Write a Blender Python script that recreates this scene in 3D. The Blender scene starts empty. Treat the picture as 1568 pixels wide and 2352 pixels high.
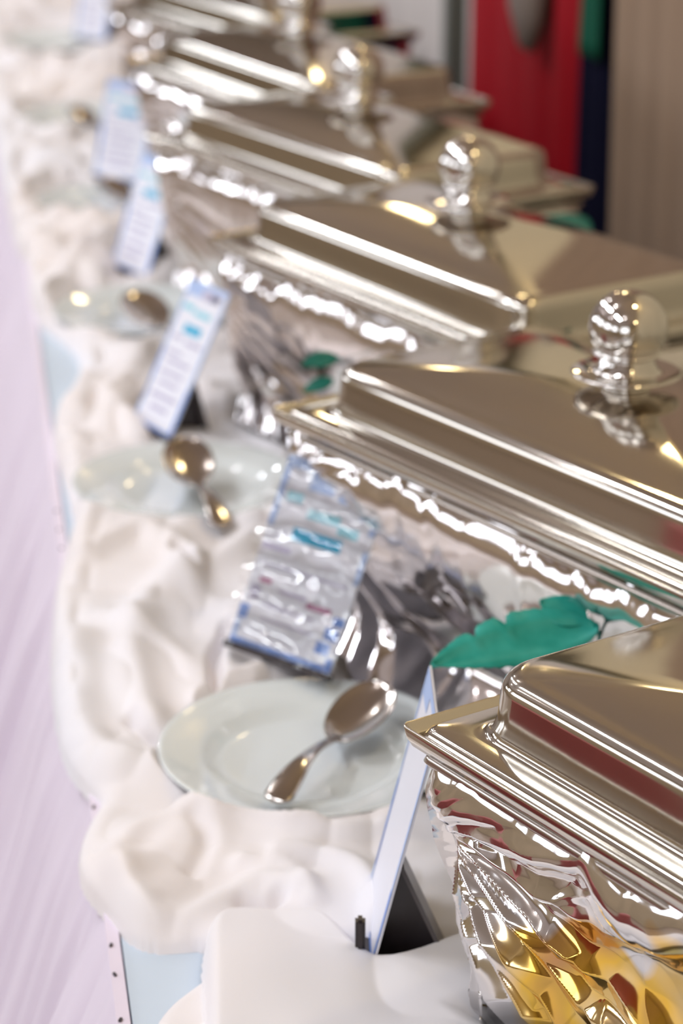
import bpy, bmesh, math, random
import numpy as np
from mathutils import Vector, Matrix
PI = math.pi
random.seed(7)
scn = bpy.context.scene
C = scn.collection

# ------------------------------------------------------------------ camera
CZ = 1.63
PITCH = math.atan((1176 + 888) / 5553.0)
cam = bpy.data.cameras.new('camera')
cam.sensor_fit = 'VERTICAL'; cam.sensor_height = 36.0; cam.sensor_width = 24.0
cam.lens = 85.0
cam.clip_start = 0.02; cam.clip_end = 60
cam.dof.use_dof = True
cam.dof.focus_distance = 1.47
cam.dof.aperture_fstop = 5.6
camo = bpy.data.objects.new('camera', cam); C.objects.link(camo)
camo.location = (0, 0, CZ)
camo.rotation_euler = (PI / 2 - PITCH, 0, 0)
scn.camera = camo

# ------------------------------------------------------------------ world, exposure
w = bpy.data.worlds.new('world'); scn.world = w; w.use_nodes = True
w.node_tree.nodes['Background'].inputs[0].default_value = (0.85, 0.87, 1.0, 1)
w.node_tree.nodes['Background'].inputs[1].default_value = 0.5
scn.view_settings.view_transform = 'Standard'
scn.view_settings.look = 'None'
scn.view_settings.exposure = 0.34
scn.view_settings.gamma = 1.0
scn.view_settings.use_curve_mapping = False
scn.cycles.max_bounces = 14
scn.cycles.glossy_bounces = 12
scn.cycles.diffuse_bounces = 4
scn.cycles.transparent_max_bounces = 12
scn.cycles.caustics_reflective = False
scn.cycles.caustics_refractive = False
scn.cycles.sample_clamp_indirect = 6

# the room runs along the table: s = along the table, n = across it (towards the trays)
TA = math.radians(-8.75)
TO = Vector((0.069, 0.0, 0.0))                       # table front edge at s = 0
TS = Vector((math.sin(TA), math.cos(TA), 0)); TN = Vector((math.cos(TA), -math.sin(TA), 0))
def tf(s, n, z=0.0):
    return TO + TS * s + TN * n + Vector((0, 0, z))
TROT = -TA                                            # z rotation that aligns local +Y with the table run

def area(name, s, n, z, sx, sy, direction, power, color):
    l = bpy.data.lights.new(name, 'AREA'); l.shape = 'RECTANGLE'; l.size = sx; l.size_y = sy
    l.energy = power; l.color = color
    o = bpy.data.objects.new(name, l); C.objects.link(o)
    o.location = tf(s, n, z)
    o.rotation_euler = direction.to_track_quat('-Z', 'Y').to_euler()
    return o
ROOM = dict(n0=-4.4, n1=0.98, s0=-3.2, s1=9.5, h=3.0)
WINDOWS = [(-1.6, 1.7), (0.9, 1.7), (3.4, 1.7), (5.6, 1.2)]    # centre along s, width
for ws, ww in WINDOWS:                                # daylight entering the four windows of the customer side
    area('window_daylight', ws, ROOM['n0'] + 0.06, 1.9, ww, 0.9, TN, 14, (0.84, 0.90, 1.0))
area('window_daylight', ROOM['s0'] + 0.1, -2.0, 1.8, 2.2, 1.3, TS, 20, (0.84, 0.90, 1.0)).location = tf(ROOM['s0'] + 0.08, -2.0, 1.8)
# ceiling fittings, built again as objects further down
LAMPS = [(0.6, -1.3), (2.6, -1.3), (4.6, -1.3), (6.6, -1.3)]
for ls, ln in LAMPS:
    area('ceiling_lamp_light', ls, ln, ROOM['h'] - 0.08, 0.20, 1.1, Vector((0, 0, -1)), 21, (0.90, 0.94, 1.0)).rotation_euler = (0, 0, -TA)
area('low_window_daylight', 7.5, ROOM['n0'] + 0.06, 1.45, 1.5, 0.42, TN, 22, (0.88, 0.93, 1.0))
DOWN = [(0.2, -0.55), (1.4, -2.3), (2.2, -0.55), (3.2, -2.3), (4.2, -0.55), (5.2, -2.3), (6.2, -0.55)]
for ls, ln in DOWN:
    l = bpy.data.lights.new('downlight_bulb', 'POINT'); l.energy = 2.6; l.color = (0.97, 0.98, 1.0); l.shadow_soft_size = 0.035
    o = bpy.data.objects.new('downlight_bulb', l); C.objects.link(o); o.location = tf(ls, ln, ROOM['h'] - 0.12)
WARM = [(-0.6, 0.75), (1.6, 0.75), (3.9, 0.75), (6.2, 0.75)]
for ls, ln in WARM:
    l = bpy.data.lights.new('warm_spot_light', 'POINT'); l.energy = 6; l.color = (1.0, 0.80, 0.42); l.shadow_soft_size = 0.055
    o = bpy.data.objects.new('warm_spot_light', l); C.objects.link(o); o.location = tf(ls, ln, ROOM['h'] - 0.42)

# ------------------------------------------------------------------ helpers
def ray(x, y):
    a = (x - 784) / 5553.0; b = -(y - 1176) / 5553.0
    return Vector((a, math.cos(PITCH) + b * math.sin(PITCH), -math.sin(PITCH) + b * math.cos(PITCH)))
def at(x, y, z):                                      # the point at height z seen at a pixel of the photograph
    d = ray(x, y); t = (z - CZ) / d.z
    return Vector((d.x * t, d.y * t, z))

def tag(o, label=None, cat=None, group=None, kind=None):
    if label: o['label'] = label
    if cat: o['category'] = cat
    if group: o['group'] = group
    if kind: o['kind'] = kind
    return o
def empty(name, loc=(0, 0, 0), rz=0.0):
    o = bpy.data.objects.new(name, None); C.objects.link(o)
    o.location = loc; o.rotation_euler = (0, 0, rz); o.empty_display_size = 0.05
    return o
def mesh(name, verts, faces, mat, parent=None, smooth=True, mats=None, fm=None):
    me = bpy.data.meshes.new(name)
    me.from_pydata([tuple(v) for v in verts], [], [tuple(f) for f in faces])
    for m in (mats or [mat]): me.materials.append(m)
    if fm is not None: me.polygons.foreach_set('material_index', fm)
    me.polygons.foreach_set('use_smooth', [smooth] * len(me.polygons))
    me.update()
    o = bpy.data.objects.new(name, me); C.objects.link(o)
    if parent: o.parent = parent
    return o
def np_grid(name, P, mat, parent=None, smooth=True, cyclic=False, flip=False):
    """P: (nu, nv, 3) array of points"""
    nu, nv = P.shape[:2]
    me = bpy.data.meshes.new(name)
    nuf = nu if cyclic else nu - 1
    i, j = np.meshgrid(np.arange(nuf), np.arange(nv - 1), indexing='ij')
    i2 = (i + 1) % nu
    q = np.stack([i * nv + j, i2 * nv + j, i2 * nv + j + 1, i * nv + j + 1], -1).reshape(-1, 4)
    if flip: q = q[:, ::-1]
    nf = len(q)
    me.vertices.add(nu * nv); me.vertices.foreach_set('co', P.reshape(-1).astype(np.float32))
    me.loops.add(nf * 4); me.loops.foreach_set('vertex_index', q.reshape(-1).astype(np.int32))
    me.polygons.add(nf); me.polygons.foreach_set('loop_start', np.arange(0, nf * 4, 4, dtype=np.int32))
    me.polygons.foreach_set('use_smooth', np.full(nf, smooth))
    me.materials.append(mat); me.update(calc_edges=True); me.validate()
    o = bpy.data.objects.new(name, me); C.objects.link(o)
    if parent: o.parent = parent
    return o
def box(name, c, s, mat, parent=None, rz=0.0, bevel=0.0, M=None):
    bm = bmesh.new(); bmesh.ops.create_cube(bm, size=1)
    bmesh.ops.scale(bm, vec=s, verts=bm.verts)
    if bevel: bmesh.ops.bevel(bm, geom=bm.edges[:], offset=bevel, segments=2, affect='EDGES')
    if rz: bmesh.ops.rotate(bm, matrix=Matrix.Rotation(rz, 3, 'Z'), verts=bm.verts, cent=(0, 0, 0))
    if M is not None: bmesh.ops.transform(bm, matrix=M, verts=bm.verts)
    bmesh.ops.translate(bm, vec=c, verts=bm.verts)
    me = bpy.data.meshes.new(name); bm.to_mesh(me); bm.free(); me.materials.append(mat)
    o = bpy.data.objects.new(name, me); C.objects.link(o)
    if parent: o.parent = parent
    return o
def lathe(name, prof, mat, parent=None, seg=48, loc=(0, 0, 0), sx=1.0, sy=1.0):
    a = np.linspace(0, 2 * PI, seg, endpoint=False)
    pr = np.array(prof)
    P = np.zeros((seg, len(pr), 3))
    P[:, :, 0] = np.cos(a)[:, None] * pr[None, :, 0] * sx + loc[0]
    P[:, :, 1] = np.sin(a)[:, None] * pr[None, :, 0] * sy + loc[1]
    P[:, :, 2] = pr[None, :, 1] + loc[2]
    return np_grid(name, P, mat, parent, cyclic=True)

# gradient-free value noise in numpy
_rng = np.random.RandomState(11)
_tab = _rng.rand(256, 256) * 2 - 1
def vnoise(x, y, seed=0):
    x = x + seed * 17.31; y = y + seed * 9.77
    xi = np.floor(x).astype(int); yi = np.floor(y).astype(int)
    fx = x - xi; fy = y - yi
    fx = fx ** 3 * (fx * (fx * 6 - 15) + 10); fy = fy ** 3 * (fy * (fy * 6 - 15) + 10)
    g = lambda a, b: _tab[a % 256, b % 256]
    return (g(xi, yi) * (1 - fx) + g(xi + 1, yi) * fx) * (1 - fy) + (g(xi, yi + 1) * (1 - fx) + g(xi + 1, yi + 1) * fx) * fy
def sstep(a, b, x):
    t = np.clip((x - a) / (b - a), 0, 1); return t * t * (3 - 2 * t)
def facets(X, Y, cell, k, seed, amp):
    """crisp folded-foil relief: upper envelope of randomly tilted planes around jittered centres"""
    r = np.random.RandomState(seed)
    x0, x1, y0, y1 = X.min() - cell, X.max() + cell, Y.min() - cell, Y.max() + cell
    nx = int((x1 - x0) / cell) + 1; ny = int((y1 - y0) / cell) + 1
    H = np.full(X.shape, -1e9)
    for a in range(nx):
        for b in range(ny):
            cx = x0 + (a + r.rand()) * cell; cy = y0 + (b + r.rand()) * cell
            tx, ty, hb = r.uniform(-1, 1) * k, r.uniform(-1, 1) * k, r.rand() * cell * 0.12
            dx = X - cx; dy = Y - cy
            H = np.maximum(H, hb + tx * dx + ty * dy - 0.55 * (np.abs(dx * r.uniform(.6, 1.4) + dy * r.uniform(-.5, .5)) + np.abs(dy)) )
    return H * amp

# ------------------------------------------------------------------ materials
def mat(name, col, rough=0.5, metal=0.0, spec=0.5, **kw):
    m = bpy.data.materials.new(name); m.use_nodes = True
    b = m.node_tree.nodes['Principled BSDF']
    b.inputs['Base Color'].default_value = (*col, 1)
    b.inputs['Roughness'].default_value = rough
    b.inputs['Metallic'].default_value = metal
    b.inputs['Specular IOR Level'].default_value = spec
    for k, v in kw.items(): b.inputs[k].default_value = v
    return m
def nodes(m): return m.node_tree.nodes, m.node_tree.links, m.node_tree.nodes['Principled BSDF']
def noise_color(m, c1, c2, scale, detail=3, lo=0.35, hi=0.65, stretch=(1, 1, 1)):
    N, L, b = nodes(m)
    tc = N.new('ShaderNodeTexCoord'); mp = N.new('ShaderNodeMapping'); mp.inputs['Scale'].default_value = stretch
    n = N.new('ShaderNodeTexNoise'); n.inputs['Scale'].default_value = scale; n.inputs['Detail'].default_value = detail
    r = N.new('ShaderNodeValToRGB'); r.color_ramp.elements[0].position = lo; r.color_ramp.elements[1].position = hi
    r.color_ramp.elements[0].color = (*c1, 1); r.color_ramp.elements[1].color = (*c2, 1)
    L.new(tc.outputs['Object'], mp.inputs[0]); L.new(mp.outputs[0], n.inputs[0]); L.new(n.outputs[0], r.inputs[0]); L.new(r.outputs[0], b.inputs['Base Color'])
    return m
def noise_bump(m, scale, strength, dist=0.002, detail=3, kind='noise', stretch=(1, 1, 1)):
    N, L, b = nodes(m)
    tc = N.new('ShaderNodeTexCoord'); mp = N.new('ShaderNodeMapping'); mp.inputs['Scale'].default_value = stretch
    if kind == 'noise':
        n = N.new('ShaderNodeTexNoise'); n.inputs['Detail'].default_value = detail; out = n.outputs[0]
    else:
        n = N.new('ShaderNodeTexVoronoi'); out = n.outputs['Distance']
    n.inputs['Scale'].default_value = scale
    bp = N.new('ShaderNodeBump'); bp.inputs['Strength'].default_value = strength; bp.inputs['Distance'].default_value = dist
    L.new(tc.outputs['Object'], mp.inputs[0]); L.new(mp.outputs[0], n.inputs[0]); L.new(out, bp.inputs['Height']); L.new(bp.outputs[0], b.inputs['Normal'])
    return m
STEEL = mat('polished_steel', (0.68, 0.64, 0.58), 0.10, 1.0)
noise_bump(STEEL, 9, 0.05, 0.004)
KNOBM = mat('chromed_knob', (0.74, 0.71, 0.68), 0.035, 1.0)
RIMM = mat('brushed_steel_rim', (0.55, 0.50, 0.46), 0.22, 1.0)
PANM = mat('dark_pan_steel', (0.30, 0.28, 0.26), 0.35, 1.0)
SPOONM = mat('spoon_steel', (0.55, 0.50, 0.46), 0.12, 1.0)
FOIL = mat('aluminium_foil', (0.88, 0.84, 0.84), 0.09, 1.0); noise_bump(FOIL, 55, 0.08, 0.0015, 2)
CLOTH = mat('swag_cloth', (0.82, 0.78, 0.79), 0.85, 0, 0.15, **{'Sheen Weight': 0.15})
noise_color(CLOTH, (0.885, 0.82, 0.81), (0.87, 0.85, 0.89), 3.0)
TOPM = mat('table_top_cloth', (0.62, 0.71, 0.82), 0.6, 0, 0.25)
SKIRT = mat('skirt_cloth', (0.80, 0.71, 0.82), 0.8, 0, 0.2, **{'Sheen Weight': 0.2})
PLATE = mat('white_porcelain', (0.82, 0.86, 0.86), 0.09, 0, 0.5, **{'Coat Weight': 0.4, 'Coat Roughness': 0.04})
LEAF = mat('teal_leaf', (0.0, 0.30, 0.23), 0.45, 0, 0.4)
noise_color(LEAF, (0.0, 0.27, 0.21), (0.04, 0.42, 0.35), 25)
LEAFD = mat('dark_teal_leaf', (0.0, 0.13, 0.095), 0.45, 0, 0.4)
PAPER = mat('card_paper', (0.82, 0.82, 0.90), 0.35, 0, 0.4)
BLUE = mat('print_blue', (0.16, 0.30, 0.72), 0.4)
PALEB = mat('print_pale_blue', (0.42, 0.55, 0.85), 0.4)
CYAN = mat('print_cyan', (0.01, 0.42, 0.68), 0.4)
AQUA = mat('print_aqua', (0.30, 0.66, 0.78), 0.4)
GREYT = mat('print_grey_lilac', (0.50, 0.46, 0.62), 0.4)
CREAM = mat('print_cream', (0.88, 0.86, 0.80), 0.4)
PLUM = mat('print_plum', (0.42, 0.13, 0.27), 0.4)
NAVYP = mat('print_dark', (0.12, 0.14, 0.28), 0.4)
DARKPL = mat('dark_plastic', (0.035, 0.026, 0.028), 0.3)
GREYPL = mat('grey_plastic', (0.10, 0.085, 0.085), 0.28)
WALLM = mat('tan_wall', (0.62, 0.51, 0.33), 0.8); noise_color(WALLM, (0.58, 0.48, 0.31), (0.66, 0.545, 0.355), 1.2)
LWALLM = mat('olive_wall', (0.52, 0.43, 0.30), 0.8); noise_color(LWALLM, (0.48, 0.40, 0.28), (0.57, 0.47, 0.33), 1.0)
CEILM = mat('grey_brown_ceiling', (0.50, 0.44, 0.40), 0.85); noise_color(CEILM, (0.47, 0.41, 0.375), (0.53, 0.46, 0.42), 0.8)
FLOORM = mat('floor_tile', (0.30, 0.22, 0.17), 0.35); noise_color(FLOORM, (0.27, 0.20, 0.15), (0.34, 0.26, 0.20), 2)
WHITEW = mat('white_painted', (0.72, 0.69, 0.66), 0.6)

# ------------------------------------------------------------------ room shell
R = ROOM
def slab(name, s, n, z, ls, ln, lz, m, kind='structure'):
    o = box(name, (0, 0, 0), (ln, ls, lz), m)
    o.location = tf(s, n, z); o.rotation_euler = (0, 0, TROT); o['kind'] = kind
    return o
sc_, nc_ = (R['s0'] + R['s1']) / 2, (R['n0'] + R['n1']) / 2
LS, LN = R['s1'] - R['s0'], R['n1'] - R['n0']
slab('floor', sc_, nc_, -0.05, LS + .4, LN + .4, 0.1, FLOORM)
slab('ceiling', sc_, nc_, R['h'] + 0.05, LS + .4, LN + .4, 0.1, CEILM)
slab('wall_right', sc_, R['n1'] + 0.06, R['h'] / 2, LS + .2, 0.12, R['h'], WALLM)
slab('wall_back', R['s1'] + 0.06, nc_, R['h'] / 2, 0.12, LN, R['h'], CEILM)
slab('wall_front', R['s0'] - 0.06, nc_, R['h'] / 2, 0.12, LN, R['h'], WALLM)
slab('wall_left', sc_, R['n0'] - 0.06, R['h'] / 2, LS + .2, 0.12, R['h'], LWALLM)
for k, (ws, ww) in enumerate(WINDOWS):                # frames around the daylight openings
    fr = empty('window_%d' % (k + 1), tf(ws, R['n0'] + 0.03, 1.9), TROT); fr['kind'] = 'structure'
    for nm, c, s in (('window_frame', (0, -ww / 2 - .04, 0), (.06, .08, 1.06)), ('window_frame', (0, ww / 2 + .04, 0), (.06, .08, 1.06)),
                     ('window_frame', (0, 0, .49), (.06, ww, .08)), ('window_sill', (.03, 0, -.49), (.12, ww + .2, .08))):
        box(nm, c, s, WHITEW, fr)
for ls, ln in LAMPS:
    t = empty('ceiling_light', tf(ls, ln, R['h']), TROT); tag(t, 'long white ceiling light above the customer side of the buffet', 'light', 'ceiling lights')
    box('housing', (0, 0, -0.03), (0.36, 1.16, 0.06), WHITEW, t, bevel=0.008)
dfr = empty('window_6', tf(7.5, R['n0'] + 0.03, 1.45), TROT); dfr['kind'] = 'structure'
for c, s_ in (((0, -.79, 0), (.06, .08, .58)), ((0, .79, 0), (.06, .08, .58)), ((0, 0, .25), (.06, 1.5, .08)), ((.03, 0, -.25), (.12, 1.7, .08))):
    box('window_frame', c, s_, WHITEW, dfr)
for ls, ln in DOWN:
    t = empty('downlight', tf(ls, ln, R['h'])); tag(t, 'small round ceiling downlight over the buffet room', 'light', 'ceiling downlights')
    lathe('trim_ring', [(0.05, -.001), (0.075, -.001), (0.078, -.008), (0.052, -.012), (.05, -.001)], WHITEW, t, 24)
for ls, ln in WARM:
    t = empty('pendant_lamp', tf(ls, ln, R['h'])); tag(t, 'small warm pendant lamp hanging above the chafing dishes', 'lamp', 'warm pendant lamps')
    lathe('cord', [(0.004, 0), (0.004, -0.30)], DARKPL, t, 8)
    lathe('lamp_shade', [(0.012, -0.29), (0.03, -0.30), (0.075, -0.36), (0.078, -0.36), (0.03, -0.295)], DARKPL, t, 24)

# ------------------------------------------------------------------ table
TZ = 0.75
tbl = empty('buffet_table', tf(3.2, 0.37, 0), TROT)
tag(tbl, 'long buffet table under a pale bluish white cloth with a gathered lilac skirt', 'table')
LT = 8.4
box('table_top', (0, 0, TZ - 0.012), (0.74, LT, 0.024), TOPM, tbl, bevel=0.006)
for yy in (-3.8, -1.3, 1.3, 3.8):
    for xx in (-.28, .31): box('leg', (xx, yy, (TZ - .024) / 2), (.04, .04, TZ - .024), PANM, tbl)
# gathered skirt hanging from the front edge, flaring to the floor
ns, nz = 2600, 60
s = np.linspace(-LT / 2 + .0, LT / 2, ns); v = np.linspace(0, 1, nz)
S, V = np.meshgrid(s, v, indexing='ij')
drift = 0.05 * vnoise(S * 3, V * 1.2, 5) * V + 0.02 * V
ph = S + drift
pl = 0.5 * np.abs(vnoise(ph * 26, V * 0.7, 1)) + 0.35 * vnoise(ph * 60, V * 1.0, 2) * (1 - .5 * V) + 1.1 * np.abs(vnoise(ph * 7, V * .8, 3)) * V
amp = 0.001 + 0.016 * np.minimum(V * 9, 1) + 0.045 * np.minimum(V * 1.6, 1)
X = -0.3705 - 0.19 * V ** 0.9 - amp * pl
Z = TZ - 0.001 - V * (TZ - 0.01)
SKG = np.stack([X, S, Z], -1)
np_grid('skirt', SKG, SKIRT, tbl, flip=False)
# narrow header tape with its dark pins
hd = mesh('header_tape', [(-.3745, -LT / 2, TZ + .0012), (-.3745, LT / 2, TZ + .0012), (-.3655, LT / 2, TZ + .0018), (-.3655, -LT / 2, TZ + .0018)], [(0, 1, 2, 3)], SKIRT, tbl)
PIN = mat('dark_pin', (0.05, 0.04, 0.05), 0.4)
pinm = None
for i in range(26):
    o = box('pin', (0, 0, 0), (0.0018, 0.0036, 0.0016), PIN, tbl) if pinm is None else bpy.data.objects.new('pin', pinm)
    if pinm is None: pinm = o.data
    else: C.objects.link(o); o.parent = tbl
    o.location = (-0.372, -2.02 + i * 0.048 + random.uniform(-.014, .014), TZ + 0.0022)
    o.rotation_euler = (0, 0, random.uniform(-.5, .5))

# ------------------------------------------------------------------ chafing dishes
A_LEN, B_LEN = 0.499, 0.237
TRAYS = [(0.088, 1.363, -34.1), (-0.011, 2.006, -35.4), (-0.101, 2.627, -32.5), (-0.213, 3.190, -33.0), (-0.286, 3.773, -29.2), (-0.375, 4.37, -30.5)]
ZSH = CZ - 0.608            # height of the lid's shoulder
ZFL = ZSH - 0.047           # flange ledge
def rrect(hx, hy, r, nper=10, nside=6):
    pts = []
    for cx, cy, a0 in ((hx - r, hy - r, 0), (-hx + r, hy - r, 90), (-hx + r, -hy + r, 180), (hx - r, -hy + r, 270)):
        for k in range(nper + 1):
            a = math.radians(a0 + 90 * k / nper); pts.append((cx + r * math.cos(a), cy + r * math.sin(a)))
        # straight run to the next corner
    out = []
    n = len(pts)
    for i in range(n):
        out.append(pts[i])
        if (i + 1) % (nper + 1) == 0:
            p, q = pts[i], pts[(i + 1) % n]
            for k in range(1, nside): out.append((p[0] + (q[0] - p[0]) * k / nside, p[1] + (q[1] - p[1]) * k / nside))
    return out
HX, HY = B_LEN / 2, A_LEN / 2       # half sizes of the shoulder rectangle (local x = R, y = -L)
def loft(name, rings, m, parent, close=True):
    P = np.array([[(x, y, z) for (x, y) in rrect(HX + off, HY + off, max(r, .0008))] for off, z, r in rings])   # rings x pts
    P = P.transpose(1, 0, 2)
    return np_grid(name, P, m, parent, cyclic=True, flip=False)
CROWN = 0.021
def build_lid(parent):
    zf = ZFL - TZ; zs = ZSH - TZ
    rings = []
    # rolled outer lip
    for off, z, r in ((.0295, -.011, .004), (.033, -.010, .005), (.036, -.004, .006), (.0372, .003, .006), (.0365, .0036, .006), (.035, .003, .005), (.0325, -.0035, .005), (.029, -.004, .006),
                      (.0275, -.001, .008), (.026, .0022, .009), (.0235, .0032, .010), (.010, .0032, .018), (.0075, .0034, .024), (.006, .0042, .026), (.0047, .0065, .029), (.0040, .010, .030)):
        rings.append((off, zf + z, r))
    rb = 0.033
    zt = zs - 0.003
    rings.append((.0034, zf + .016, rb)); rings.append((.0026, zf + .028, rb))
    for k in range(0, 9):                           # rounded shoulder
        a = math.radians(90 * k / 8)
        rings.append((.002 - .013 * (1 - math.cos(a)), zs - .012 + .012 * math.sin(a) * 1.0, rb - .006 * (1 - math.cos(a))))
    top0 = rings[-1]
    P = [[(x, y, z) for (x, y) in rrect(HX + off, HY + off, r)] for off, z, r in rings]
    base = np.array(P[-1]); c0 = base[:, :2]
    for t in (.96, .9, .82, .72, .6, .46, .3, .15, .0):
        zz = top0[1] + CROWN * (1 - t ** 2) ** 1.0 * 1.0
        ring = np.concatenate([c0 * t, np.full((len(c0), 1), zz)], 1)
        P.append([tuple(q) for q in ring])
    P = np.array(P).transpose(1, 0, 2)
    return np_grid('lid', P, STEEL, parent, cyclic=True)
def build_knob(parent, lid_top):
    pr = [(0.0, 0), (.017, 0), (.017, .003), (.013, .005), (.016, .007), (.030, .0085), (.0375, .0105), (.0385, .0115), (.037, .0125), (.026, .0125), (.021, .014), (.0215, .0165), (.019, .018),
          (.0195, .0205), (.018, .022), (.018, .024), (.0235, .0255), (.0245, .027), (.0225, .0285), (.018, .0295)]
    c, r = .0445, .0272
    for k in range(17):
        a = math.radians(-48 + (138) * k / 16); pr.append((max(r * math.cos(a), 0.0), c + r * math.sin(a)))
    pr = [(r_ * 1.17, z_ * 1.13) for r_, z_ in pr]
    return lathe('knob', pr, KNOBM, parent, 56, (0, 0, lid_top))

def foil_front(parent, seed, res, hgt, taper, foilmat, flare=0.0, style=0):
    """foil skirt wrapped right round the dish: dense on the long customer side, coarser elsewhere"""
    zt = ZFL - TZ - .012
    hx, hy = HX + .022, HY + .022
    pts = []; us = []
    # perimeter as polyline: start at far-left corner, along the customer side (x=-hx) from y=-hy to +hy, then round
    n1 = res
    def seg(a, b, n): return [(a[0] + (b[0] - a[0]) * k / n, a[1] + (b[1] - a[1]) * k / n) for k in range(n)]
    per = seg((-hx, -hy), (-hx, hy), n1) + seg((-hx, hy), (hx, hy), n1 // 3) + seg((hx, hy), (hx, -hy), n1 // 8) + seg((hx, -hy), (-hx, -hy), n1 // 4)
    per = np.array(per); n = len(per)
    d = np.linalg.norm(np.roll(per, -1, 0) - per, axis=1); u = np.concatenate([[0], np.cumsum(d)[:-1]])
    nrm = np.zeros_like(per)
    for i, p in enumerate(per):
        w_ = np.array([max(0, abs(p[0]) - hx + .018) * np.sign(p[0]), max(0, abs(p[1]) - hy + .018) * np.sign(p[1])])
        nrm[i] = w_ / np.linalg.norm(w_)
    # round the corners a little
    rr = .018
    cen = np.stack([np.clip(per[:, 0], -hx + rr, hx - rr), np.clip(per[:, 1], -hy + rr, hy - rr)], 1)
    per2 = cen + nrm * rr
    nv = max(24, int(res * 0.42))
    vv = np.linspace(0, 1, nv)
    U, Vv = np.meshgrid(u, vv, indexing='ij')
    Hh = Vv * hgt
    wu = U + .012 * vnoise(U * 22, Hh * 22, seed); wh = Hh + .012 * vnoise(U * 22, Hh * 22, seed + 1)
    big = facets(wu, wh * 1.2, 0.075, .42, seed, 0.55)
    mid = -facets(wu + .4, wh, 0.034, .45, seed + 3, 0.36)
    small = facets(wu, wh + .3, 0.015, .5, seed + 5, 0.30)
    rimc = sstep(0.34, 0.03, Vv)
    disp = big * sstep(0, .14, Vv) * 1.1 + mid * (.6 + .5 * sstep(0, .3, Vv)) + small * (0.08 + .9 * rimc * np.clip(.5 + vnoise(U * 14, Hh * 20, seed + 9), 0, 1))
    # long radiating gathers that start at the pinched corner
    th = np.arctan2(Hh - .052, U + .012); rad = np.hypot(Hh - .052, U + .012)
    tri = np.abs(((th * 4.3 + .15 * vnoise(th * 4, rad * 6, seed + 2)) % 1) - .5) * 2
    disp = disp * (1 - .6 * np.exp(-(rad / .17) ** 2)) + .016 * (tri - .5) * np.exp(-(rad / .24) ** 2) * sstep(.01, .09, rad) * sstep(.0, .12, Vv)
    disp = .013 * np.tanh((disp - np.median(disp)) / .013)
    disp *= .35 + .65 * sstep(.0, .03, Hh)
    disp *= sstep(-.02, .05, Vv) if style == 0 else 1
    inset = taper * Vv ** 1.3 - flare * sstep(.72, 1, Vv)
    off = -inset + disp + .002
    P = np.zeros((n, nv, 3))
    P[:, :, 0] = per2[:, 0][:, None] + nrm[:, 0][:, None] * off
    P[:, :, 1] = per2[:, 1][:, None] + nrm[:, 1][:, None] * off
    edge = .004 * vnoise(U * 60, U * 0, seed + 4) + .004 * vnoise(U * 23, U * 0, seed + 6)
    P[:, :, 2] = zt - Hh + edge * (1 - Vv)
    P[:, :, 2] = np.maximum(P[:, :, 2], 0.004)
    return np_grid('foil_wrap', P, foilmat, parent, cyclic=True, flip=True)

# silver foil of the nearest dish, yellow reflection painted into its colour low down
FOIL_REFL = mat('silver_and_gold_film', (0.88, 0.86, 0.86), 0.085, 1.0)
noise_bump(FOIL_REFL, 50, 0.08, 0.0015, 2)
N, L, b = nodes(FOIL_REFL)
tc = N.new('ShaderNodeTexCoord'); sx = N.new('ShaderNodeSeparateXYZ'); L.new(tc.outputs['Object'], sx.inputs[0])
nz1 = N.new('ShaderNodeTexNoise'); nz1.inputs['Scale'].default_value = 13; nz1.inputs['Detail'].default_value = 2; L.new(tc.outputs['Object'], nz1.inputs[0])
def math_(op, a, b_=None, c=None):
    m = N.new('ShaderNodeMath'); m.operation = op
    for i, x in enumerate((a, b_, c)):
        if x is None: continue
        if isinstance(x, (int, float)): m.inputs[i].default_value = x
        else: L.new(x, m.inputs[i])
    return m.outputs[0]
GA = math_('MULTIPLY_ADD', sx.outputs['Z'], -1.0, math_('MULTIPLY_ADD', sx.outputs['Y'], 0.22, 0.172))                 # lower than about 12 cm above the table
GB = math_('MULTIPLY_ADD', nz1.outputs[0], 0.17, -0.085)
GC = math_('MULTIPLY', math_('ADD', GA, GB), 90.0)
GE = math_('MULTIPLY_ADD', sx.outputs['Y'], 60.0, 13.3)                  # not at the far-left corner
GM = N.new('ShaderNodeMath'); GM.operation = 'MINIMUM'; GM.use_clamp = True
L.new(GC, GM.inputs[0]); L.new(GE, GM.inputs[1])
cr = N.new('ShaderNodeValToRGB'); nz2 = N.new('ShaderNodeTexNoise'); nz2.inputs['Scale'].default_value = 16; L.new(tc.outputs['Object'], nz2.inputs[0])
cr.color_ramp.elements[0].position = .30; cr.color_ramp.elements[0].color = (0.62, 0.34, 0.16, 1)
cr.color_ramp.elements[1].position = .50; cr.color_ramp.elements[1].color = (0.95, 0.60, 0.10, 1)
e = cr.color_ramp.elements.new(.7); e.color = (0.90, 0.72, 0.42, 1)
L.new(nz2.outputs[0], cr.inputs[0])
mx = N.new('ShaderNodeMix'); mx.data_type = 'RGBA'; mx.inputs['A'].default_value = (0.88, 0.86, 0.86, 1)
L.new(GM.outputs[0], mx.inputs['Factor']); L.new(cr.outputs[0], mx.inputs['B']); L.new(mx.outputs['Result'], b.inputs['Base Color'])

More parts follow.
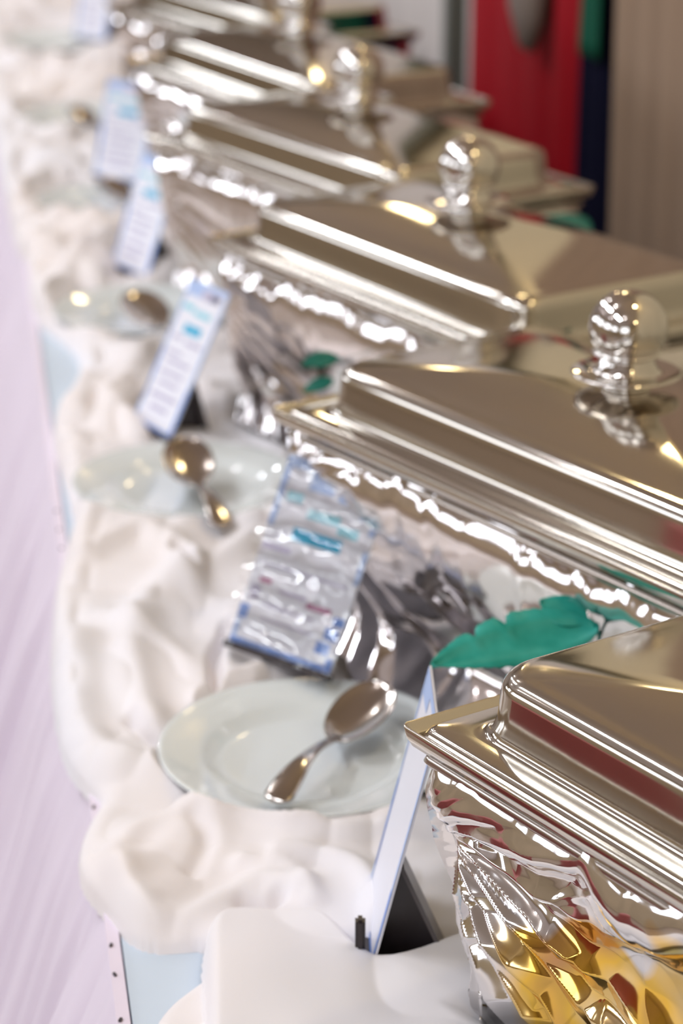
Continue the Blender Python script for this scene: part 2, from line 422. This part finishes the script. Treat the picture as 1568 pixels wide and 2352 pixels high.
LIDS = [
 'nearest polished steel chafing dish, its film wrap silver and gold',
 'second chafing dish, its whole ball knob in view and leaves at its corner',
 'third chafing dish from the front, behind the one with the full knob',
 'fourth chafing dish from the front, level with the end of the dark cloth',
 'fifth chafing dish, with two bright white window streaks on its lid',
 'farthest chafing dish, cut off by the top of the photo']
FOILP = [(11, 500, .213, .034, FOIL_REFL, 0.0), (23, 280, .213, .045, FOIL, .060), (31, 150, .213, .025, FOIL, .03), (47, 110, .213, .02, FOIL, .02), (53, 90, .213, .02, FOIL, .02), (61, 70, .213, .02, FOIL, .02)]
for k, (lx, ly, a) in enumerate(TRAYS):
    ar = math.radians(a)
    l = Vector((-math.sin(ar), -math.cos(ar), 0)); r_ = Vector((math.sin(ar + PI / 2), math.cos(ar + PI / 2), 0))
    cen = Vector((lx, ly, 0)) + l * (A_LEN / 2) + r_ * (B_LEN / 2)
    # local +x = r_, local +y = l
    t = empty('chafing_dish', (cen.x, cen.y, TZ), 0)
    t.rotation_euler = (0, 0, 0)
    # (r_, l) is left-handed; mirror the local y so that -y runs towards the camera
    t.rotation_euler = (0, 0, math.atan2(r_.y, r_.x))
    tag(t, LIDS[k], 'chafing dish', 'row of chafing dishes')
    lid = build_lid(t)
    build_knob(lid, ZSH - TZ + CROWN - .0005)
    zf = ZFL - TZ
    loft('pan_rim', [(.016, zf - .030, .01), (.0195, zf - .026, .01), (.026, zf - .0235, .008), (.0285, zf - .020, .008), (.0270, zf - .016, .008), (.022, zf - .0125, .008), (.010, zf - .0125, .02)], RIMM, t)
    loft('water_pan', [(-.03, .004, .03), (-.02, .006, .03), (.004, zf - .04, .03), (.012, zf - .02, .02)], PANM, t)
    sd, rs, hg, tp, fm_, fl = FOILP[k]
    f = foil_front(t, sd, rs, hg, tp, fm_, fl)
    f.scale = (1, -1, 1)

# ------------------------------------------------------------------ hangings behind the table
def curtain(name, s0, s1, n, z0, z1, m, folds, amp, seed, label, group=None):
    ns_ = int(folds * 14); nz_ = 12
    u = np.linspace(0, 1, ns_); v = np.linspace(0, 1, nz_)
    U, Vv = np.meshgrid(u, v, indexing='ij')
    wob = U + .03 * vnoise(U * folds * .5, Vv * 1.2, seed)
    y = (U - .5) * (s1 - s0)
    x = amp * np.sin(wob * folds * 2 * PI) + amp * .7 * vnoise(U * folds * 1.3, Vv * 1.0, seed + 1)
    P = np.stack([x, y, z0 + (z1 - z0) * Vv], -1)
    o = np_grid(name, P, m, None)
    md = o.modifiers.new('thick', 'SOLIDIFY'); md.thickness = .004
    o.location = tf((s0 + s1) / 2, n, 0); o.rotation_euler = (0, 0, TROT)
    tag(o, label, 'curtain', group)
    return o
REDM = mat('red_fabric', (0.33, 0.001, 0.008), 0.7, 0, 0.2)
NAVYM = mat('navy_fabric', (0.006, 0.006, 0.022), 0.8, 0, 0.1)
GREENM = mat('green_fabric', (0.0, 0.075, 0.04), 0.7, 0, 0.2)
BROWNM = mat('brown_fabric', (0.35, 0.24, 0.165), 0.8, 0, 0.2)
PALEM = mat('pale_fabric', (0.62, 0.56, 0.53), 0.8, 0, 0.2)
curtain('curtain', 2.7, 3.66, .93, 0.02, 2.6, BROWNM, 7, .014, 3, 'brown curtain at the right edge, beside the dark hangings')
curtain('hanging_cloth', 3.66, 3.84, .925, 0.02, 1.24, NAVYM, 3, .012, 5, 'near-black navy hanging cloth right of the red one')
curtain('hanging_cloth', 3.65, 3.755, .895, 0.98, 1.25, GREENM, 1, .006, 7, 'dark green strip of cloth hanging over the navy one')
curtain('hanging_cloth', 3.82, 4.70, .93, 0.02, 1.24, REDM, 4, .014, 9, 'bright red hanging cloth behind the far chafing dishes')
curtain('curtain', 4.86, 7.4, .93, 0.02, 2.6, PALEM, 9, .018, 13, 'pale greyish curtain left of the red cloth')
rl = empty('rail', tf(4.07, .965, 0), TROT); tag(rl, 'low dark rail carrying the red and navy cloths', 'rail')
box('bar', (0, 0, 1.25), (.02, 1.34, .02), DARKPL, rl, bevel=.004)
for yy in (-.66, .66): box('post', (0, yy, .62), (.02, .02, 1.24), DARKPL, rl)
tr = slab('trim_1', 4.81, .90, 1.25, .05, .04, 2.5, mat('grey_green_trim', (0.16, 0.17, 0.15), 0.6))
gb = lathe('oval_ornament', [(0.0, -.17), (.03, -.16), (.062, -.10), (.075, -.03), (.066, .06), (.040, .13), (.012, .20), (0, .21)], mat('grey_taupe', (0.20, 0.15, 0.12), 0.6), None, 24, (0, 0, 0), .45, 1.45)
gb.location = tf(4.10, .885, 1.09); gb.rotation_euler = (0, 0, TROT)
tag(gb, 'taupe teardrop ornament hanging on the red cloth', 'ornament')

# ------------------------------------------------------------------ plates
PLATES = [(707, 1722, 1.5), (430, 1103, 0.0), (335, 712, 0.0), (262, 462, 0.0), (196, 268, 0.0), (120, 95, 0.0)]
PL_LAB = ['white porcelain plate nearest the camera, under the sharpest spoon', 'white plate beside the second chafing dish, its rim fully in view',
          'white plate third from the front, left of the third sign', 'white plate fourth from the front, almost hidden in pink cloth',
          'blurred white plate fifth from the front', 'blurred white plate at the top left corner']
PZ = 0.757
PC = []
pl0 = None
for k, (px, py, tilt) in enumerate(PLATES):
    c = at(px, py, PZ + .016); c.z = PZ + (.003 if tilt else 0)
    PC.append(Vector((c.x, c.y)))
    if pl0 is None:
        pl0 = o = lathe('plate', [(0, .0045), (.066, .0045), (.076, .0065), (.083, .0115), (.088, .0135), (.116, .0185), (.1195, .0195), (.1205, .0185), (.1195, .0170), (.090, .0105), (.078, .003), (.070, 0), (0, 0.0005)], PLATE, None, 72)
    else:
        o = pl0.copy(); C.objects.link(o)
    o.location = c; o.rotation_euler = (math.radians(tilt), 0, 0)
    o['label'] = PL_LAB[k]; o['category'] = 'plate'; o['group'] = 'plates under the serving spoons'

# ------------------------------------------------------------------ spoons
def spoon(tip, neck, end, label, roll=0.0, cup=1.0, wr=.33):
    """tip, neck, end: points; bowl between tip and neck, handle from neck to end"""
    tip, neck, end = Vector(tip), Vector(neck), Vector(end)
    t = empty('serving_spoon', neck, 0); tag(t, label, 'spoon', 'serving spoons on the plates')
    bl = (tip - neck).length; ax = (tip - neck).normalized()
    side = ax.cross(Vector((0, 0, 1))).normalized(); up = side.cross(ax).normalized()
    if roll:
        q = Matrix.Rotation(roll, 3, ax); side = q @ side; up = q @ up
    W = bl * wr
    def bowl_pt(a, c):
        # a 0..1 neck->tip, c -1..1 across
        prof = math.sqrt(max(0, 1 - (2 * a - 1) ** 2)) ** .92 * (1.0 + .12 * (a - .5)) if 0 < a < 1 else 0
        wv = max(W * prof, .0028 * (1 - a) if a < .12 else 0)
        depth = .014 * cup * prof ** 1.2
        return ax * (a * bl) + side * (c * wv) - up * (depth * (1 - c * c))
    na, ncx = 34, 15
    P = np.zeros((na, ncx, 3))
    for i in range(na):
        a = .5 - .5 * math.cos(PI * i / (na - 1))
        for j in range(ncx): P[i, j] = bowl_pt(min(max(a, .0005), .9995), -1 + 2 * j / (ncx - 1))
    o = np_grid('bowl', P, SPOONM, t)
    md = o.modifiers.new('thick', 'SOLIDIFY'); md.thickness = .0022; md.offset = 0
    md = o.modifiers.new('round', 'BEVEL'); md.width = .0006; md.segments = 2
    ha = end - neck; hl = ha.length; hd = ha.normalized(); hs = hd.cross(Vector((0, 0, 1))).normalized(); hu = hs.cross(hd).normalized()
    nh = 30; P = np.zeros((nh, 9, 3))
    for i in range(nh):
        a = i / (nh - 1)
        wv = .0042 + .0075 * sstep(.25, .92, a) * 1.0
        if a > .93: wv *= math.sqrt(max(.02, 1 - ((a - .93) / .07) ** 2))
        arch = .010 * math.sin(PI * a)
        for j in range(9):
            c = -1 + j / 4
            P[i, j] = hd * (a * hl - .004) + hs * (c * wv) + hu * (arch + .0014 * (1 - c * c))
    o = np_grid('handle', P, SPOONM, t)
    md = o.modifiers.new('thick', 'SOLIDIFY'); md.thickness = .0026; md.offset = 0
    return t
zt = PZ
spoon(at(880, 1566, zt + .050), at(768, 1700, zt + .026), at(626, 1850, zt + .026), 'steel spoon on the nearest plate, its handle towards the cloth', 0, .35)
spoon(at(420, 1004, zt + .056), at(447, 1112, zt + .030), at(515, 1215, zt + .024), 'steel spoon on the second plate, its handle over the near rim', 0, .4)
spoon(at(308, 666, zt + .056), at(362, 750, zt + .030), at(440, 800, zt + .024), 'steel spoon on the third plate, left of the third sign', 0, .4)
spoon(at(240, 408, zt + .050), at(288, 462, zt + .028), at(350, 500, zt + .024), 'dark blurred spoon on the fourth plate', 0, .4)
spoon(at(172, 243, zt + .050), at(212, 285, zt + .028), at(262, 318, zt + .024), 'dark blurred spoon on the fifth plate', 0, .4)

# ------------------------------------------------------------------ bunched cloth
def pxpoly(pts, z=0.768): return np.array([at(x, y, z)[:2] for x, y in pts])
def seg_dist(X, Y, poly, closed=True):
    D = np.full(X.shape, 1e9); n = len(poly)
    for i in range(n if closed else n - 1):
        a = poly[i]; b = poly[(i + 1) % n]; ab = b - a; L2 = ab @ ab + 1e-12
        t = np.clip(((X - a[0]) * ab[0] + (Y - a[1]) * ab[1]) / L2, 0, 1)
        D = np.minimum(D, np.hypot(X - a[0] - t * ab[0], Y - a[1] - t * ab[1]))
    return D
def inside(X, Y, poly):
    r = np.zeros(X.shape, bool); n = len(poly)
    for i in range(n):
        a = poly[i]; b = poly[(i + 1) % n]
        c = ((a[1] > Y) != (b[1] > Y)) & (X < (b[0] - a[0]) * (Y - a[1]) / (b[1] - a[1] + 1e-15) + a[0])
        r ^= c
    return r
def smooth_poly(p, k=2, closed=True):
    for _ in range(k):
        q = np.roll(p, -1, 0) if closed else p[1:]
        a = p if closed else p[:-1]
        r = np.stack([a * .75 + q * .25, a * .25 + q * .75], 1).reshape(-1, 2)
        if not closed: r = np.concatenate([p[:1], r, p[-1:]])
        p = r
    return p
BL = [(460, 2116), (400, 2126), (340, 2124), (300, 2092), (270, 2050), (243, 2018), (218, 1988), (207, 1945), (212, 1895), (238, 1845), (262, 1808), (232, 1778), (192, 1738),
      (166, 1690), (148, 1600), (138, 1500), (143, 1400), (152, 1300), (176, 1222), (192, 1180), (172, 1100), (150, 1030), (135, 985), (150, 930), (196, 865), (202, 800), (160, 757), (98, 718),
      (80, 650), (84, 590), (45, 530), (34, 460), (16, 400), (2, 300), (-14, 200), (-20, 100), (-20, 0), (-22, -120)]
pb = pxpoly(BL)
tfp = lambda s_, n_: np.array(tf(s_, n_)[:2])
polyB = smooth_poly(np.concatenate([pb, [tfp(6.9, .34), tfp(4.0, .36), tfp(2.0, .36), tfp(1.3, .36)], pxpoly([(1150, 2150), (850, 2150), (600, 2160)])]), 2)
polyA = smooth_poly(pxpoly([(464, 3100), (464, 2480), (464, 2300), (464, 2180), (468, 2135), (480, 2096), (520, 2074), (600, 2072), (680, 2080), (760, 2094), (850, 2190), (930, 2196), (1060, 2130), (1190, 2170), (1250, 2300), (1260, 2480), (1300, 3100)], .775), 2)
polyA2 = smooth_poly(pxpoly([(320, 3000), (330, 2480), (345, 2350), (380, 2300), (430, 2262), (480, 2230), (560, 2300), (560, 2480), (560, 3000)], .765), 2)

RIDGES = [  # pixel polyline, half width, height
 ([(660, 1890), (520, 1868), (400, 1870), (300, 1890), (258, 1945), (282, 2025), (335, 2085), (420, 2082), (520, 2035), (600, 2005), (680, 2035)], .014, .009),
 ([(470, 1840), (496, 1900), (456, 1965), (360, 2050)], .016, .005),
 ([(300, 1990), (420, 1900), (520, 1860)], .020, .008),
 ([(420, 1850), (560, 1852), (640, 1880), (760, 1915), (880, 1905)], .012, .012),
 ([(640, 1960), (760, 1965), (850, 2010), (870, 2100)], .013, .010),
 ([(560, 1970), (700, 2000), (720, 2060)], .010, .008),
 ([(200, 1270), (330, 1215), (410, 1270), (445, 1340)], .018, .014),
 ([(480, 1620), (560, 1568), (680, 1530), (800, 1500), (850, 1520)], .015, .018),
 ([(180, 1480), (172, 1620), (235, 1725), (400, 1750)], .022, .012),
 ([(340, 1650), (290, 1500), (345, 1350), (480, 1290), (620, 1240)], .020, .015),
 ([(500, 1620), (508, 1500), (560, 1400), (640, 1340)], .018, .012),
 ([(260, 1420), (400, 1480), (450, 1600)], .018, .010),
 ([(200, 960), (300, 870), (340, 780), (430, 760)], .020, .014),
 ([(180, 900), (280, 960), (330, 1000)], .016, .010),
 ([(480, 900), (560, 960), (660, 1040)], .020, .014),
 ([(110, 700), (160, 610), (280, 580), (390, 640)], .020, .014),
 ([(60, 500), (150, 520), (250, 500)], .025, .016),
]
CREASES = [([(405, 1275), (440, 1315)], .006, .016), ([(520, 1440), (490, 1500), (498, 1570), (492, 1615), (440, 1640)], .006, .020), ([(300, 1640), (345, 1675), (400, 1712)], .006, .014),
           ([(560, 2052), (610, 2062), (640, 2050)], .006, .014), ([(450, 1885), (482, 1920), (440, 1980)], .008, .008), ([(818, 1500), (822, 1560)], .006, .016), ([(180, 800), (220, 850)], .008, .012)]
def tray_mask(X, Y, grow):
    M = np.full(X.shape, 1e9)
    for lx, ly, a in TRAYS:
        ar = math.radians(a); l = (-math.sin(ar), -math.cos(ar)); r_ = (math.sin(ar + PI / 2), math.cos(ar + PI / 2))
        dx, dy = X - lx, Y - ly
        u = dx * l[0] + dy * l[1]; v_ = dx * r_[0] + dy * r_[1]
        d = np.maximum(np.maximum(-u, u - A_LEN), np.maximum(-v_, v_ - B_LEN))
        M = np.minimum(M, d)
    return sstep(grow - .03, grow + .02, M)
def cloth_height(X, Y):
    ins = inside(X, Y, polyB); d = seg_dist(X, Y, polyB) * np.where(ins, 1, -1) + .009; ins = d > 0
    env = np.sqrt(np.clip(1 - (1 - np.clip(d / .020, 0, 1)) ** 2, 0, 1))
    wx = X + .03 * vnoise(X * 7, Y * 5, 1); wy = Y + .04 * vnoise(X * 7, Y * 5, 2)
    far = sstep(1.9, 3.4, Y)
    n1 = np.abs(vnoise(wx * 12, wy * 9, 3)); n2 = np.abs(vnoise(wx * 23, wy * 19, 4)); n3 = vnoise(wx * 5, wy * 4, 6)
    H = .012 + (.013 + .020 * far) * n1 + (.005 + .010 * far) * n2 + .005 * n3
    for pts, wd, h in RIDGES:
        p = smooth_poly(pxpoly(pts, .775), 2, False); dd = seg_dist(X, Y, p, False); H = H + h * np.exp(-(dd / wd) ** 2)
    for pts, wd, h in CREASES:
        p = smooth_poly(pxpoly(pts, .775), 2, False); dd = seg_dist(X, Y, p, False); H = H - h * np.exp(-(dd / wd) ** 2)
    H = np.clip(H, .004, None)
    # plates press the cloth flat
    for k, c in enumerate(PC):
        dd = np.hypot(X - c.x, Y - c.y)
        cap = .004 + .030 * sstep(.098, .135, dd) + .05 * sstep(.13, .17, dd)
        H = np.minimum(H, cap)
    tm = tray_mask(X, Y, .03)
    H = H * tm + .003 * (1 - tm)
    # the easel feet stand in a dip
    return np.where(ins, .0015 + (H) * env, -.004), ins
# grid in table coordinates: fine near the camera, coarser far away
ss = 1.02 + (6.3 - 1.02) * (np.linspace(0, 1, 1150) ** 1.55); nn = np.linspace(-.03, .40, 300)
Sg, Ng = np.meshgrid(ss, nn, indexing='ij')
Xw = TO.x + TS.x * Sg + TN.x * Ng; Yw = TO.y + TS.y * Sg + TN.y * Ng
Hc, insB = cloth_height(Xw, Yw)
def cloth_object(name, Xw, Yw, Zw, keep, m):
    nu, nv = Xw.shape
    q = []
    i, j = np.meshgrid(np.arange(nu - 1), np.arange(nv - 1), indexing='ij')
    quads = np.stack([i * nv + j, (i + 1) * nv + j, (i + 1) * nv + j + 1, i * nv + j + 1], -1).reshape(-1, 4)
    k = keep.reshape(-1)[quads].any(1); quads = quads[k]
    used = np.unique(quads); remap = np.full(nu * nv, -1); remap[used] = np.arange(len(used)); quads = remap[quads]
    co = np.stack([Xw, Yw, Zw], -1).reshape(-1, 3)[used]
    me = bpy.data.meshes.new(name); me.vertices.add(len(co)); me.vertices.foreach_set('co', co.reshape(-1).astype(np.float32))
    me.loops.add(len(quads) * 4); me.loops.foreach_set('vertex_index', quads[:, ::-1].reshape(-1).astype(np.int32))
    me.polygons.add(len(quads)); me.polygons.foreach_set('loop_start', np.arange(0, len(quads) * 4, 4, dtype=np.int32))
    me.polygons.foreach_set('use_smooth', np.full(len(quads), True)); me.materials.append(m); me.update(calc_edges=True); me.validate()
    o = bpy.data.objects.new(name, me); C.objects.link(o); return o
cl = cloth_object('bunched_cloth', Xw, Yw, TZ + Hc, insB, CLOTH)
tag(cl, 'long pinkish white cloth bunched in folds along the table, between plates and dishes', 'cloth')
# the flat end lying over it in front
ssA = np.linspace(.80, 1.62, 400); nnA = np.linspace(.0, .42, 240)
SgA, NgA = np.meshgrid(ssA, nnA, indexing='ij')
XA = TO.x + TS.x * SgA + TN.x * NgA; YA = TO.y + TS.y * SgA + TN.y * NgA
def envd(poly, r):
    i_ = inside(XA, YA, poly); d = seg_dist(XA, YA, poly) * np.where(i_, 1, -1)
    return np.sqrt(np.clip(1 - (1 - np.clip(d / r, 0, 1)) ** 2, 0, 1)), i_
HB, iB = cloth_height(XA, YA); HB = np.where(iB, HB, 0)
eA, iA = envd(polyA, .012); eA2, iA2 = envd(polyA2, .012)
hA = .026 + .006 * vnoise(XA * 9, YA * 7, 8) + .006 * np.abs(vnoise(XA * 16 + .2 * YA, YA * 10, 9))
hA2 = .014 + .006 * np.abs(vnoise((XA - YA) * 20, (XA + YA) * 5, 10))
hA = np.maximum(hA, HB * .35 + .016)
HA = np.where(iA, hA * eA, 0); HA = np.maximum(HA, np.where(iA2, hA2 * eA2, 0))
tmA = tray_mask(XA, YA, .0)
HA = HA * tmA
iAA = (iA | iA2)
ca = cloth_object('cloth_end', XA, YA, TZ + .002 + HA, iAA, CLOTH)
tag(ca, 'smooth white cloth end at the bottom of the photo, lying over the bunched cloth', 'cloth')

# ------------------------------------------------------------------ sign cards on small easels
FILM = bpy.data.materials.new('clear_film'); FILM.use_nodes = True
N, L = FILM.node_tree.nodes, FILM.node_tree.links; N.clear()
o_ = N.new('ShaderNodeOutputMaterial'); tr_ = N.new('ShaderNodeBsdfTransparent'); gl = N.new('ShaderNodeBsdfGlossy'); gl.inputs['Roughness'].default_value = .08
gl.inputs['Color'].default_value = (1, 1, .97, 1)
fr_ = N.new('ShaderNodeFresnel'); fr_.inputs[0].default_value = 1.55; mm = N.new('ShaderNodeMath'); mm.operation = 'MULTIPLY_ADD'; mm.inputs[1].default_value = .6; mm.inputs[2].default_value = 0.06
mxs = N.new('ShaderNodeMixShader'); L.new(fr_.outputs[0], mm.inputs[0]); L.new(mm.outputs[0], mxs.inputs[0]); L.new(tr_.outputs[0], mxs.inputs[1]); L.new(gl.outputs[0], mxs.inputs[2]); L.new(mxs.outputs[0], o_.inputs[0])

PR = [  # u0, v0, u1, v1, material  (u across, v up)
 (0, 0, 1, .018, BLUE), (0, 0, .055, .30, PALEB), (0, .14, .06, .52, BLUE), (.93, 0, 1, .32, BLUE), (.94, .32, 1, .62, PALEB), (0, .52, .05, .98, PALEB), (.95, .62, 1, .98, PALEB), (0, .965, 1, 1, PALEB),
 (.06, .90, .40, .965, PALEB), (.42, .90, .86, .955, GREYT), (.62, .905, .84, .945, NAVYP), (.08, .80, .36, .84, AQUA), (.40, .78, .80, .82, AQUA), (.30, .655, .72, .715, CYAN),
 (.14, .60, .34, .625, GREYT), (.46, .585, .86, .61, GREYT), (.12, .50, .50, .52, GREYT), (.2, .44, .78, .465, GREYT), (.16, .36, .74, .385, GREYT), (.22, .29, .70, .315, GREYT), (.16, .20, .80, .23, GREYT), (.24, .12, .70, .15, GREYT)]
PR2 = [(0, .0, 1, .03, BLUE), (0, .03, .05, .12, PALEB), (0, .13, .09, .20, BLUE), (.93, .02, 1, .07, BLUE), (.80, .08, .93, .14, BLUE), (.84, .155, .97, .215, BLUE), (.88, .23, .99, .275, BLUE), (.95, .45, 1, .62, PALEB),
 (0, .62, .06, .96, PALEB), (.0, .93, .5, .985, PALEB), (.94, .70, 1, .96, PALEB), (.28, .84, .52, .93, PALEB), (.58, .82, .80, .90, PALEB), (.82, .76, .96, .93, PALEB), (.10, .76, .26, .81, AQUA), (.34, .70, .66, .75, AQUA), (.66, .66, .86, .71, AQUA),
 (.26, .575, .74, .64, CYAN), (.02, .50, .30, .53, GREYT), (.10, .33, .22, .355, PLUM), (.60, .27, .84, .30, PLUM), (.30, .305, .58, .32, GREYT), (.06, .42, .9, .432, GREYT), (.18, .22, .7, .232, GREYT), (.22, .15, .74, .162, GREYT), (.05, .24, .14, .31, GREYT)]
def card(name_px, zb, azw, w_, h_, lean, label, prints, film=False, easel=True, foot=False):
    a = math.radians(azw)
    wd = Vector((math.sin(a), math.cos(a), 0))              # width direction, from the far corner towards the viewer
    nd = Vector((-wd.y, wd.x, 0))                            # towards the dish
    if nd.x < 0: nd = -nd
    up = (Vector((0, 0, 1)) * math.cos(lean) + nd * math.sin(lean))
    fr = -nd * math.cos(lean) + Vector((0, 0, 1)) * math.sin(lean)     # front normal
    o0 = at(name_px[0], name_px[1], zb)
    t = empty('sign_stand', o0); tag(t, label, 'sign', 'menu signs on easels')
    def Pt(u, v, d=0): return wd * (u * w_) + up * (v * h_) + fr * d
    def quadbox(name, u0, v0, u1, v1, d0, d1, m, par):
        vs = [Pt(u, v, d) for d in (d0, d1) for (u, v) in ((u0, v0), (u1, v0), (u1, v1), (u0, v1))]
        fs = [(0, 1, 2, 3), (7, 6, 5, 4), (0, 4, 5, 1), (1, 5, 6, 2), (2, 6, 7, 3), (3, 7, 4, 0)]
        return mesh(name, vs, fs, m, par, smooth=False)
    pc = quadbox('card', 0, 0, 1, 1, -.0008, .0008, PAPER, t)
    vs, fs, fm, ms = [], [], [], []
    for (u0, v0, u1, v1, m) in prints:
        if m not in ms: ms.append(m)
        b0 = len(vs); vs += [Pt(u0, v0, .0011), Pt(u1, v0, .0011), Pt(u1, v1, .0011), Pt(u0, v1, .0011)]; fs.append((b0, b0 + 1, b0 + 2, b0 + 3)); fm.append(ms.index(m))
    mesh('print', vs, fs, None, pc, smooth=False, mats=ms, fm=fm)
    quadbox('lip', -.01, -.035, 1.01, .0, -.004, .006, DARKPL, t)
    if film:
        nu, nv = 50, 90
        u = np.linspace(-.05, 1.05, nu); v = np.linspace(-.02, 1.03, nv); U, V2 = np.meshgrid(u, v, indexing='ij')
        curve = V2 + .09 * (U - .3) ** 2 + .02 * vnoise(U * 3, V2 * 6, 77)
        rip = .0042 * np.sin(curve * 2 * PI * 6.0) * (.5 + .5 * vnoise(U * 2, V2 * 5, 78)) + .0025 * vnoise(U * 9, V2 * 14, 79)
        D = .006 + rip
        Pn = np.array(wd)[None, None] * (U * w_)[..., None] + np.array(up)[None, None] * (V2 * h_)[..., None] + np.array(fr)[None, None] * D[..., None]
        np_grid('film_sleeve', Pn, FILM, t)
    if easel:
        foot_v = Vector((0, 0, -up.z * 0))
        hz = .50 * h_; bk = .052
        for uu in (.78,):
            A_ = Pt(uu, .40, -.003); B_ = Pt(uu, -.02, -.003); Cc = Pt(uu, 0, 0) + nd * bk; Cc.z = B_.z
            th_ = wd * .0018
            mesh('easel_plate', [A_ - th_, B_ - th_, Cc - th_, A_ + th_, B_ + th_, Cc + th_], [(0, 2, 1), (3, 4, 5), (0, 1, 4, 3), (1, 2, 5, 4), (2, 0, 3, 5)], DARKPL, t, smooth=False)
            hw = wd * .013; dv = (Cc - A_).normalized(); nn_ = dv.cross(wd).normalized() * .0015
            A2 = A_; C2 = Cc
            mesh('easel_strut', [A2 - hw - nn_, A2 + hw - nn_, C2 + hw - nn_, C2 - hw - nn_, A2 - hw + nn_, A2 + hw + nn_, C2 + hw + nn_, C2 - hw + nn_],
                 [(0, 1, 2, 3), (7, 6, 5, 4), (0, 4, 5, 1), (1, 5, 6, 2), (2, 6, 7, 3), (3, 7, 4, 0)], GREYPL, t, smooth=False)
    if foot:
        c0 = Pt(.93, -.03, .007)
        box('foot', (c0.x, c0.y, c0.z + .018), (.007, .010, .042), DARKPL, t, bevel=.002)
    return t
rd = math.radians
card((845, 2050), .768, 179.0, .104, .183, rd(13.5), 'nearest sign, seen edge-on, a white sheet with blue border lines', PR[:9], foot=True)
card((527, 1470), .795, 130, .114, .172, rd(29), 'sign in wrinkled clear film in front of the second chafing dish', PR2, film=True, easel=False)
card((306, 962), .778, 146, .084, .172, rd(28), 'blue bordered sign with a cyan block, just above the second plate', PR)
card((258, 604), .778, 146, .100, .160, rd(20), 'blurred blue bordered sign between the third and fourth plates', PR)
card((216, 400), .778, 130, .108, .155, rd(15), 'blurred sign standing beside the fourth chafing dish', PR)
card((172, 84), .778, 130, .095, .155, rd(12), 'farthest blurred sign, cut off by the top of the photo', PR)

# ------------------------------------------------------------------ leaves
def leaf(par, base, tip, wid, seed, serr=.06, notch=(), curl=.15, facing=Vector((0, -.35, 1)), m=None):
    base, tip = Vector(base), Vector(tip); ax = tip - base; ln_ = ax.length; ax.normalize()
    side = ax.cross(facing.normalized()).normalized(); up = side.cross(ax).normalized()
    n = 40; vs = []; fs = []
    for i in range(n + 1):
        a = i / n; wv = wid * (math.sin(PI * min(a * 1.0, 1) ** .8)) ** .75 if 0 < a < 1 else 0
        tooth = 1 - serr * (1 - ((a * 16) % 1))
        for k, sgn in enumerate((-1, -.5, 0, .5, 1)):
            ww_ = wv * (tooth if abs(sgn) == 1 else 1)
            if sgn > 0:
                for na_, nd_ in notch:
                    if na_ - .055 < a < na_ + .02: ww_ *= 1 - nd_ * (1 - abs(a - na_) / .055 if a < na_ else .2)
            p = ax * (a * ln_) + side * (sgn * ww_) + up * (curl * ln_ * (a * (1 - a)) * 1.2 - .18 * wid * (1 - abs(sgn)))
            vs.append(p)
    for i in range(n):
        for k in range(4):
            q = i * 5 + k; fs.append((q, q + 1, q + 6, q + 5))
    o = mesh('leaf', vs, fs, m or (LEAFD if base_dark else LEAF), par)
    o.location = base - par.location
    md = o.modifiers.new('thick', 'SOLIDIFY'); md.thickness = .0006
    return o
def stem(par, pts):
    a = Vector(pts[0]) - par.location; b_ = Vector(pts[-1]) - par.location
    m_ = (a + b_) / 2 + Vector((0, 0, .02)); n = 12; vs = []; fs = []
    for i in range(n + 1):
        t = i / n; p = a * (1 - t) ** 2 + m_ * 2 * t * (1 - t) + b_ * t * t
        for k in range(6): vs.append((p.x + .0013 * math.cos(k * PI / 3), p.y + .0013 * math.sin(k * PI / 3), p.z))
    for i in range(n):
        for k in range(6): fs.append((i * 6 + k, i * 6 + (k + 1) % 6, i * 6 + 6 + (k + 1) % 6, i * 6 + 6 + k))
    mesh('stem', vs, fs, LEAF, par)
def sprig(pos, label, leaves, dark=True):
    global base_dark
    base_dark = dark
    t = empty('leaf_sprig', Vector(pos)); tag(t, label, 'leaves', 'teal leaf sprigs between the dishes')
    for lf in leaves: leaf(t, *lf)
    stem(t, [Vector(pos), Vector(leaves[0][0])])
    return t
zl = .925
sp1 = at(1420, 1400, zl - .01)
sprig((sp1.x, sp1.y + .02, TZ + .004), 'large serrated teal leaf poking out behind the nearest lid', [
    (at(1372, 1432, zl), at(990, 1524, zl - .012), .030, 1, .07, ((.52, .55), (.72, .65)), .10),
    (at(1345, 1425, zl), at(1240, 1378, zl + .01), .017, 2, .02, (), .1),
    (at(1490, 1390, zl), at(1395, 1345, zl + .005), .024, 3, .05, (), .1)], False)
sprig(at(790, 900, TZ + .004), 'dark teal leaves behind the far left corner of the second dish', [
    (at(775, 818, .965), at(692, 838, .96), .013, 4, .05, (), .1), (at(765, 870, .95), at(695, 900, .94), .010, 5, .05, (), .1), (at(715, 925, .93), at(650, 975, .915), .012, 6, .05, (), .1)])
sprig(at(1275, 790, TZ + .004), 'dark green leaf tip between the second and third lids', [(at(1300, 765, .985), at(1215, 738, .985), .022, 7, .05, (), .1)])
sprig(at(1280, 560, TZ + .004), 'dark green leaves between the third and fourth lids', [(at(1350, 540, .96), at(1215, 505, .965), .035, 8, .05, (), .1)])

# ------------------------------------------------------------------ stool on the customer side, added unseen to put a red band in the nearest lid
st = lathe('stool', [(0.0, .66), (.17, .66), (.19, .65), (.20, .62), (.205, .45), (.22, .2), (.25, .01), (.245, .01), (.19, .40), (0, .60)], mat('red_cover', (0.30, 0.07, 0.065), 0.7), None, 32)
st.location = tf(1.85, -1.15, 0); tag(st, 'round stool under a red cover on the customer side', 'stool')
